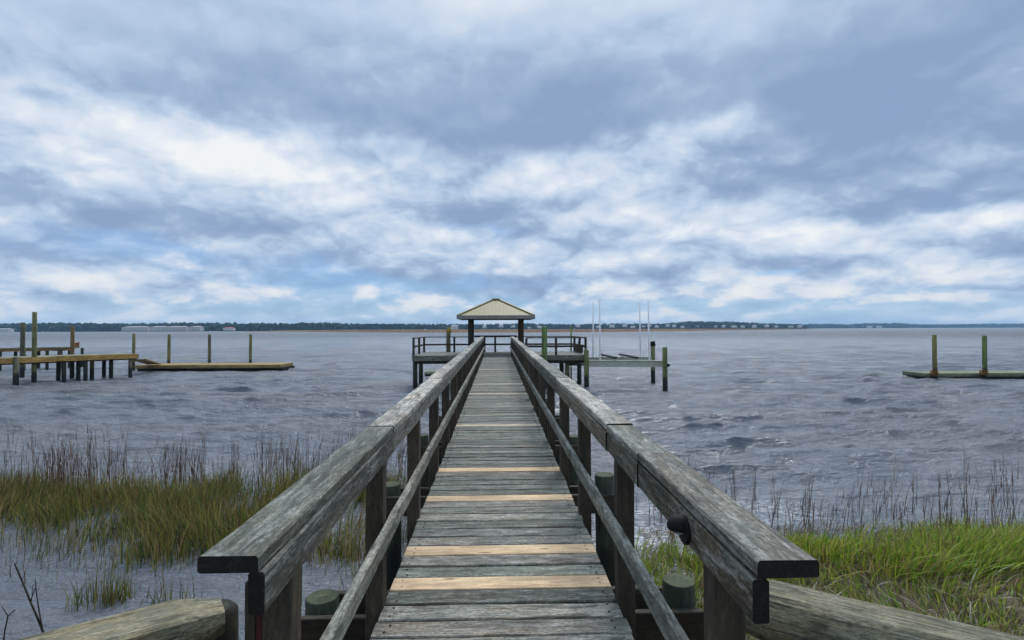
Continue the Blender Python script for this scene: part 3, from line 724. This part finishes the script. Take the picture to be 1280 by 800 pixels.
# ------------------------------------------------------------------ far shore: woods, reed bank, houses
def crowns(name, segs, mat, label, dens, seed):
    """a far wood: many lumpy crowns in a belt; segs = (px, py_top, Y) along the belt"""
    r=np.random.default_rng(seed); bm=bmesh.new(); bmesh.ops.create_icosphere(bm,subdivisions=1,radius=1)
    base=np.array([v.co[:] for v in bm.verts]); fc=np.array([[v.index for v in f.verts] for f in bm.faces]); bm.free()
    VV,FF,TT=[],[],[]; n=0
    for (a,b_) in zip(segs[:-1],segs[1:]):
        A=at(a[0],a[1],a[2]); Bp=at(b_[0],b_[1],b_[2]); L=(A-Bp).length; cnt=int(L*dens)
        for k in range(cnt):
            u=r.random(); q=A.lerp(Bp,u); ht=max(q.z,3)*(0.74+.30*r.random()); back=r.random()*35
            top=ht*(1+.02*back/10)
            for j in range(3):
                rad=ht*r.uniform(.16,.30); cz=top-rad*r.uniform(.9,1.0)-j*rad*1.2
                if cz<rad*.4: cz=rad*.5
                c=np.array([q.x+r.normal(0,rad*.7),q.y+back+r.normal(0,rad),cz])
                v=base*rad*np.array([r.uniform(.8,1.4),1,r.uniform(.8,1.15)])*(1+r.normal(0,.14,(len(base),1)))+c
                VV.append(v); FF.append(fc+n); n+=len(v); t=r.uniform(.7,1.3); TT.append(np.tile([t*r.uniform(.9,1.15),t,t*r.uniform(.8,1.1),1],(len(v),1)))
    V_=np.concatenate(VV); o=np_mesh(name,V_,np.concatenate(FF),mat,[('tint','FLOAT_COLOR','color',np.concatenate(TT))],False)
    return tag(o,label,'trees',kind='stuff')
m_t,N=new_mat('far_tree_foliage')
t=N.n('ShaderNodeAttribute',attribute_name='tint').outputs['Color']
c=N.mix(1.0,(0.026,0.046,0.042,1),t,'MULTIPLY')
out(N,N.n('ShaderNodeBsdfPrincipled',inp={'Base Color':c,'Roughness':.9,'Specular IOR Level':.1}).outputs[0])
crowns('far_woodland',[(-260,404,950),(0,404.2,960),(60,403.4,985),(150,404.6,1000),(230,403.4,1000),(330,404.2,1010),(380,403.2,1010),(440,404.2,1040),(540,405,1100),(600,405.3,1150)],m_t,'dark bluish wood along the far shore left of the gazebo',1.3,1)
crowns('far_woodland',[(600,405.3,1250),(660,404.2,1250),(720,405.2,1250),(760,404.4,1280),(830,404.5,1300),(870,401.6,1320),(920,402.2,1350),(960,404.2,1400),(1010,405.3,1480)],m_t,'dark bluish wood with pale houses along the far shore right of the gazebo',1.1,2)
crowns('far_woodland',[(1010,405.0,2300),(1040,404.6,2350),(1060,405.6,2400),(1085,404.0,2400),(1125,403.8,2400),(1150,405.4,2500),(1200,405.2,2600),(1262,404.3,2700),(1400,404.2,2800),(1560,404.2,2800)],m_t,'low distant blue tree line on the horizon at right',.6,3)
# brown marsh bank in front of the middle wood
def bank(name, pts, depth, mat, label, seed):
    r=np.random.default_rng(seed); A=[]; 
    rows=12; P0=[]
    for (a,b_) in zip(pts[:-1],pts[1:]):
        for u in np.linspace(0,1,90,endpoint=False):
            y=a[2]+(b_[2]-a[2])*u; x=at(a[0]+(b_[0]-a[0])*u,410,y).x; h=a[1]+(b_[1]-a[1])*u; P0.append((x,y,h))
    P0=np.array(P0); nc=len(P0); V_=np.zeros((rows,nc,3))
    for k in range(rows):
        f=k/(rows-1); prof=min(1,f*9)
        V_[k,:,0]=P0[:,0]; V_[k,:,1]=P0[:,1]+f*depth+ (r.random(nc)*1.5 if k else r.normal(0,2,nc)); V_[k,:,2]=-.3+(P0[:,2]+.3)*prof*(1 if k==0 else (.8+.35*r.random(nc)))
    o=np_mesh(name,V_.reshape(-1,3),grid_faces(rows,nc),mat,(),False); return tag(o,label,'marsh',kind='stuff')
m_b,N=new_mat('brown_marsh_reeds')
P=N.n('ShaderNodeNewGeometry').outputs['Position']
c=N.mix(N.maprange(N.noise(N.vec('MULTIPLY',P,(.03,.03,.5)),1.0,5,.6),.35,.65),(0.14,0.068,0.038,1),(0.16,0.11,0.055,1))
out(N,N.n('ShaderNodeBsdfPrincipled',inp={'Base Color':c,'Roughness':.95,'Specular IOR Level':.1}).outputs[0])
bank('far_marsh_bank',[(300,.3,800),(345,1.5,720),(420,2.0,560),(520,2.1,440),(640,2.1,400),(760,2.0,430),(860,1.9,520),(950,1.6,700),(1010,1.2,900),(1030,.2,960)],110,m_b,'brown reed bank low on the water before the far wood',5)
# buildings on the far shore
M_wallp=plain('pale_render',(0.56,0.53,0.50),0.8,0,.08,.2); M_roofp=plain('grey_shingle',(0.30,0.28,0.28),0.8,0,.1,.2); M_redroof=plain('red_roof',(0.42,0.12,0.09),0.8,0,.1,.2); M_win=plain('dark_window',(0.05,0.06,0.08),0.3)
def house(name, px, Yd, w, h, base, label, group, roofm=M_roofp, d=10, wins=0, rh=.35, cat='house'):
    x=at(px,410,Yd).x; o=empty(name,(x,Yd,base),label,cat,group)
    b=MB(); b.box((0,d/2,h/2),(w,d,h),bev=.05); b.build('wall',M_wallp,o)
    bm=bmesh.new(); e=.4
    v=[bm.verts.new(q) for q in ((-w/2-e,-e,h),(w/2+e,-e,h),(w/2+e,d+e,h),(-w/2-e,d+e,h),(-w*.3,d/2,h*(1+rh)),(w*.3,d/2,h*(1+rh)))]
    for f in ((0,1,5,4),(1,2,5),(2,3,4,5),(3,0,4),(3,2,1,0)): bm.faces.new([v[i] for i in f])
    me=bpy.data.meshes.new('roof'); bm.to_mesh(me); bm.free(); me.materials.append(roofm)
    r_=bpy.data.objects.new('roof',me); COL.objects.link(r_); r_.parent=o
    for k in range(wins):
        for fl in range(3):
            b=MB(); b.box((-w/2+(k+.5)*w/wins,-.05,(fl+.5)*h/3),(w/wins*.42,.2,h/3*.5),bev=.02); b.build('window',M_win,o)
    return o
for px,w,l in ((168,46,'leftmost pale three storey apartment block on the far left shore'),(197.5,28,'second pale apartment block from the left on the far shore'),(220,35,'third pale apartment block from the left on the far shore'),(243,20,'rightmost and narrowest pale apartment block on the far left shore')):
    house('apartment_block',px,984,w,7.0,.8,l,'apartment blocks on the far shore',wins=int(w/4.5),d=14,rh=.3,cat='apartment block')
house('far_house',285,965,17,4.2,1.5,'low house with red roof in the wood right of the far apartment blocks','houses on the far shore',M_redroof)
house('far_house',3,900,20,4.5,.5,'white waterside house at the far left edge of the photo','houses on the far shore')
house('far_house',568,1080,14,6.5,2.5,'pale house among far trees just left of the gazebo','houses on the far shore')
r=random.Random(4)
spec=[(603,6,3),(612,9,4),(628,7,4),(640,8,4)]
xs_=[664,672,683,706,722,748,768,779,792,803,812,822,834,846,855,863,872,885,897,908,921,932,944,958,972,988,1003]
for px in xs_+[603,612,628,640]:
    Yd=(1238 if px<860 else 1318)+r.uniform(0,26)
    house('far_house',px+r.uniform(-3,3),Yd,r.uniform(5,12),r.uniform(2.8,5.2),r.uniform(3.0,6.5),'tiny pale house among the trees of the far shore right of the gazebo' if px>650 else 'tiny pale house in the far wood seen between the gazebo posts','houses on the far shore')
for px in (1088,1100): house('far_house',px,2290,r.uniform(14,24),7,1,'tiny pale house before the horizon tree line far right','houses on the far shore')

# ------------------------------------------------------------------ marsh plants
def blades(name, xs, ys_, zs, hs, ws, cols, mat, label, cat, bend=.35, lean=(0.10,-.05), levels=4, jit=.3):
    n=len(xs); th=rng.uniform(0,2*np.pi,n); bd=np.abs(rng.normal(0,bend,n)); lx=np.cos(th)*bd+lean[0]; ly=np.sin(th)*bd+lean[1]
    q1=vnoise(xs*1.1+100+40,ys_*1.1,91,3)-.5; q2=vnoise(xs*1.1,ys_*1.1+40,92,3)-.5; lx=lx+q1*1.0*bend/.35; ly=ly+q2*.9*bend/.35
    fa=rng.uniform(0,np.pi,n); wx,wy=np.cos(fa)*ws/2,np.sin(fa)*ws/2
    V_=np.zeros((n,levels+1,2,3))
    for k in range(levels+1):
        u=k/levels; c=hs*u*(1-.25*bd*u); ox=lx*hs*u**2; oy=ly*hs*u**2; wk=(1-u**1.6)*.95+.05
        for s,sg in ((0,-1),(1,1)):
            V_[:,k,s,0]=xs+ox+sg*wx*wk; V_[:,k,s,1]=ys_+oy+sg*wy*wk; V_[:,k,s,2]=zs+c
    base=np.arange(n)[:,None]*(2*(levels+1)); F_=[]
    for k in range(levels):
        F_.append(np.stack([base[:,0]+2*k,base[:,0]+2*k+1,base[:,0]+2*k+3,base[:,0]+2*k+2],-1))
    C=np.repeat(np.concatenate([cols,np.ones((n,1))],1)[:,None,:],2*(levels+1),1)
    o=np_mesh(name,V_.reshape(-1,3),np.concatenate(F_),mat,[('tint','FLOAT_COLOR','color',C.reshape(-1,4))],True)
    return tag(o,label,cat,kind='stuff')
m_gr,N=new_mat('marsh_grass_blades')
t=N.n('ShaderNodeAttribute',attribute_name='tint').outputs['Color']
d_=N.n('ShaderNodeBsdfPrincipled',inp={'Base Color':t,'Roughness':.6,'Specular IOR Level':.25})
tr=N.n('ShaderNodeBsdfTranslucent',inp={0:t})
out(N,N.n('ShaderNodeMixShader',inp={0:.3,1:d_.outputs[0],2:tr.outputs[0]}).outputs[0])
def palette(n, greens, weights):
    g=np.array(greens); i=rng.choice(len(g),n,p=np.array(weights)/sum(weights)); return g[i]*rng.uniform(.7,1.35,(n,1))
G=[(0.115,0.155,0.028),(0.06,0.10,0.024),(0.25,0.225,0.05),(0.34,0.25,0.10),(0.18,0.10,0.045),(0.065,0.045,0.026)]
def scatter(n, x0,x1,y0,y1, dens, clump=5, seed=1, floor=0.0, lo=.36):
    xs=rng.uniform(x0,x1,n*3); ys_=rng.uniform(y0,y1,n*3)
    d=dens(xs,ys_)*(floor+(1-floor)*sstep(lo,.60,vnoise(xs*clump*.3,ys_*clump*.3,seed,4)))*1.3
    k=rng.random(n*3)<d; return xs[k][:n],ys_[k][:n]
# left marsh
def dl(x,y):
    edge=6.75+1.35*(1-sstep(-7.5,-3.2,x))+.8*(vnoise(x*.6,y*.0+1,41)-.5)
    return sstep(edge-.7,edge+.5,y)*(1-sstep(9.3,9.9,y))*(1-sstep(-1.9,-1.3,x))
xs,ys_=scatter(26000,-17,-1.3,5.8,10,dl,4,51,.05,.28)
blades('marsh_grass',xs,ys_,np.full(len(xs),-.05),rng.uniform(.16,.60,len(xs))*(.75+.5*vnoise(xs*1.7+90,ys_*1.7,95,3)),rng.uniform(.007,.016,len(xs)),palette(len(xs),G,[3,2.6,2.6,2.4,2.0,1.2]),m_gr,'dense green and straw marsh grass in the water left of the boardwalk','grass')
# sparse shoots in the shallows in front
def dls(x,y): return (.12+.8*sstep(6.1,7.0,y))*sstep(5.2,6.2,y)*(1-sstep(7.9,8.6,y))
xs,ys_=scatter(3600,-14,-1.4,5.2,8.6,dls,7,52)
xt=np.concatenate([xs,rng.normal(onz(165,735,0).x,.10,160),rng.normal(onz(135,738,0).x,.12,60),rng.normal(onz(230,735,0).x,.15,50),rng.normal(-1.4,.25,260)])
yt=np.concatenate([ys_,rng.normal(5.65,.09,160),rng.normal(5.6,.1,60),rng.normal(5.6,.1,50),rng.normal(6.6,.6,260)])
blades('sparse_grass',xt,yt,np.full(len(xt),-.04),rng.uniform(.14,.42,len(xt)),rng.uniform(.006,.010,len(xt)),palette(len(xt),G,[3,3,2,1.5,2,1.5]),m_gr,'thin scattered grass shoots standing in the shallows at left','grass',bend=.2)
# right marsh
def dr(x,y):
    far_=7.15+.5*(vnoise(x*.5,y*0+2,43)-.5); solid=sstep(5.0,5.9,y)*(1-sstep(far_-.4,far_,y))*sstep(1.5,2.4,x)
    near_=1.5*sstep(3.2,3.6,y)*(1-sstep(6.0,7.0,y))*sstep(1.2,1.9,x)
    return np.maximum(solid,near_)
xs,ys_=scatter(58000,1.25,13,3.1,7.8,dr,6,53,.16)
gz_=ground_z(xs,ys_)
blades('marsh_grass',xs,ys_,np.maximum(gz_,-.05)-.02,rng.uniform(.10,.36,len(xs))*np.where(ys_<5.2,.5,1)*(.45+1.0*vnoise(xs*1.9+60,ys_*1.9,96,3)),rng.uniform(.009,.023,len(xs)),palette(len(xs),[(0.21,0.33,0.030),(0.11,0.20,0.028),(0.36,0.39,0.05),(0.40,0.32,0.13),(0.19,0.11,0.05)],[3.6,2.2,3.0,1.8,1.6]),m_gr,'bright green marsh grass on the muddy flat right of the boardwalk','grass',bend=.5)
# flattened straw litter on the right flat
n=8000; xs=rng.uniform(1.7,11,n); ys_=rng.uniform(3.2,6.8,n); gz_=ground_z(xs,ys_)
blades('straw_litter',xs,ys_,np.maximum(gz_,0.0)+.01,rng.uniform(.07,.24,n),rng.uniform(.007,.016,n),palette(n,[(0.20,0.15,0.08),(0.12,0.08,0.045),(0.40,0.37,0.31)],[2,2.2,.8]),m_gr,'flattened brown straw litter on the muddy flat at right','straw',bend=1.6,levels=3)
# dead reed stalks
def stalks(name, n, x0,x1,y0,y1,h0,h1,label,clump_seed,dens):
    xs,ys_=scatter(n,x0,x1,y0,y1,dens,5.0,clump_seed); n=len(xs)
    hs=rng.uniform(h0,h1,n)*(.55+.8*vnoise(xs*.9,ys_*.1,77))
    # stem plus two withered leaves each
    XS=np.concatenate([xs,xs+rng.normal(0,.015,n),xs+rng.normal(0,.015,n)]); YS=np.concatenate([ys_]*3)
    ZS=np.concatenate([np.full(n,-.1),hs*rng.uniform(.2,.5,n),hs*rng.uniform(.45,.7,n)]); HS=np.concatenate([hs,hs*.28,hs*.25])
    WS=np.concatenate([rng.uniform(.008,.014,n),np.full(2*n,.008)])
    blades(name,XS,YS,ZS,HS,WS,palette(3*n,[(0.085,0.048,0.034),(0.13,0.072,0.046),(0.20,0.14,0.08),(0.05,0.032,0.025)],[3,3,1.2,2]),m_gr,label,'reeds',bend=.17,lean=(.05,0),levels=4)
stalks('dead_reeds',1250,-17,-1.6,8.3,10.2,.62,1.5,'dark dead reed stalks rising from the marsh grass at left',61,lambda x,y:.75*sstep(8.5,9.2,y)*(1-.5*sstep(-2.6,-1.6,x)))
stalks('dead_reeds',430,2.0,14,6.4,8.2,.35,1.15,'thin dark dead reed stalks along the marsh edge at right',62,lambda x,y:.45+0*x)
stalks('dead_reeds',60,1.1,2.2,7.2,9.4,.4,.75,'few thin reed stalks in the water seen through the right railing',63,lambda x,y:.6+0*x)
# wrack line and thin stems at the right water edge
n=1800; xs=rng.uniform(1.9,15,n); ys_=7.2+rng.normal(0,.13,n)
blades('wrack_line',xs,ys_,np.full(n,.0),rng.uniform(.05,.16,n),rng.uniform(.008,.016,n),palette(n,[(0.26,0.21,0.12),(0.16,0.11,0.06)],[2,1]),m_gr,'band of yellowed wrack along the marsh edge at right','wrack',bend=1.5,levels=3)

# bare branches at the lower left
bn=empty('dead_branch',onz(58,793,.45),'bare brown branch leaning up from the bank at lower left','branch')
o3=bn.location
def stem(mb,pts,r0,r1):
    for k,(u,v) in enumerate(zip(pts[:-1],pts[1:])):
        a=r0+(r1-r0)*k/len(pts); b_=r0+(r1-r0)*(k+1)/len(pts); mb.round(u,v,a,b_,n=7,bev=.0004)
Yb=3.7
def pix(l,Y): return [at(x,y,Y)-o3 for x,y in l]
b=MB(); stem(b,pix([(60,806),(50,780),(38,752),(27,725),(18,704)],Yb),.0075,.004); b.build('main_stem',M_post,bn)
b=MB(); stem(b,pix([(54,792),(49,765),(46,745),(44,724)],Yb),.005,.002); stem(b,pix([(38,752),(44,735)],Yb),.003,.002); b.build('side_twig',M_post,bn)
b2=empty('dead_twig',at(6,806,3.6),'bent thin twig at the lower left corner, left of the bare branch','twig'); o3=b2.location
b=MB(); stem(b,pix([(4,806),(6,788),(10,770),(19,762)],3.6),.005,.003); stem(b,pix([(10,770),(2,758)],3.6),.003,.002); b.build('twig_stem',M_post,b2)

# ------------------------------------------------------------------ haze
HAZE=0.00015
hzb=bmesh.new(); bmesh.ops.create_cube(hzb,size=1)
for v in hzb.verts: v.co=Vector((v.co.x*9000,v.co.y*9000+4300,(-2.5 if v.co.z<0 else 45)))
me=bpy.data.meshes.new('haze'); hzb.to_mesh(me); hzb.free()
mh=bpy.data.materials.new('pale_haze'); mh.use_nodes=True; N=NT(mh.node_tree)
pv=N.n('ShaderNodeVolumePrincipled',inp={'Color':(0.42,0.72,1.0,1),'Density':HAZE,'Anisotropy':0.0})
N.t.links.new(pv.outputs[0],N.n('ShaderNodeOutputMaterial').inputs['Volume']); me.materials.append(mh)
ho=bpy.data.objects.new('haze',me); COL.objects.link(ho); tag(ho,'thin bluish haze over the water','haze',kind='stuff')
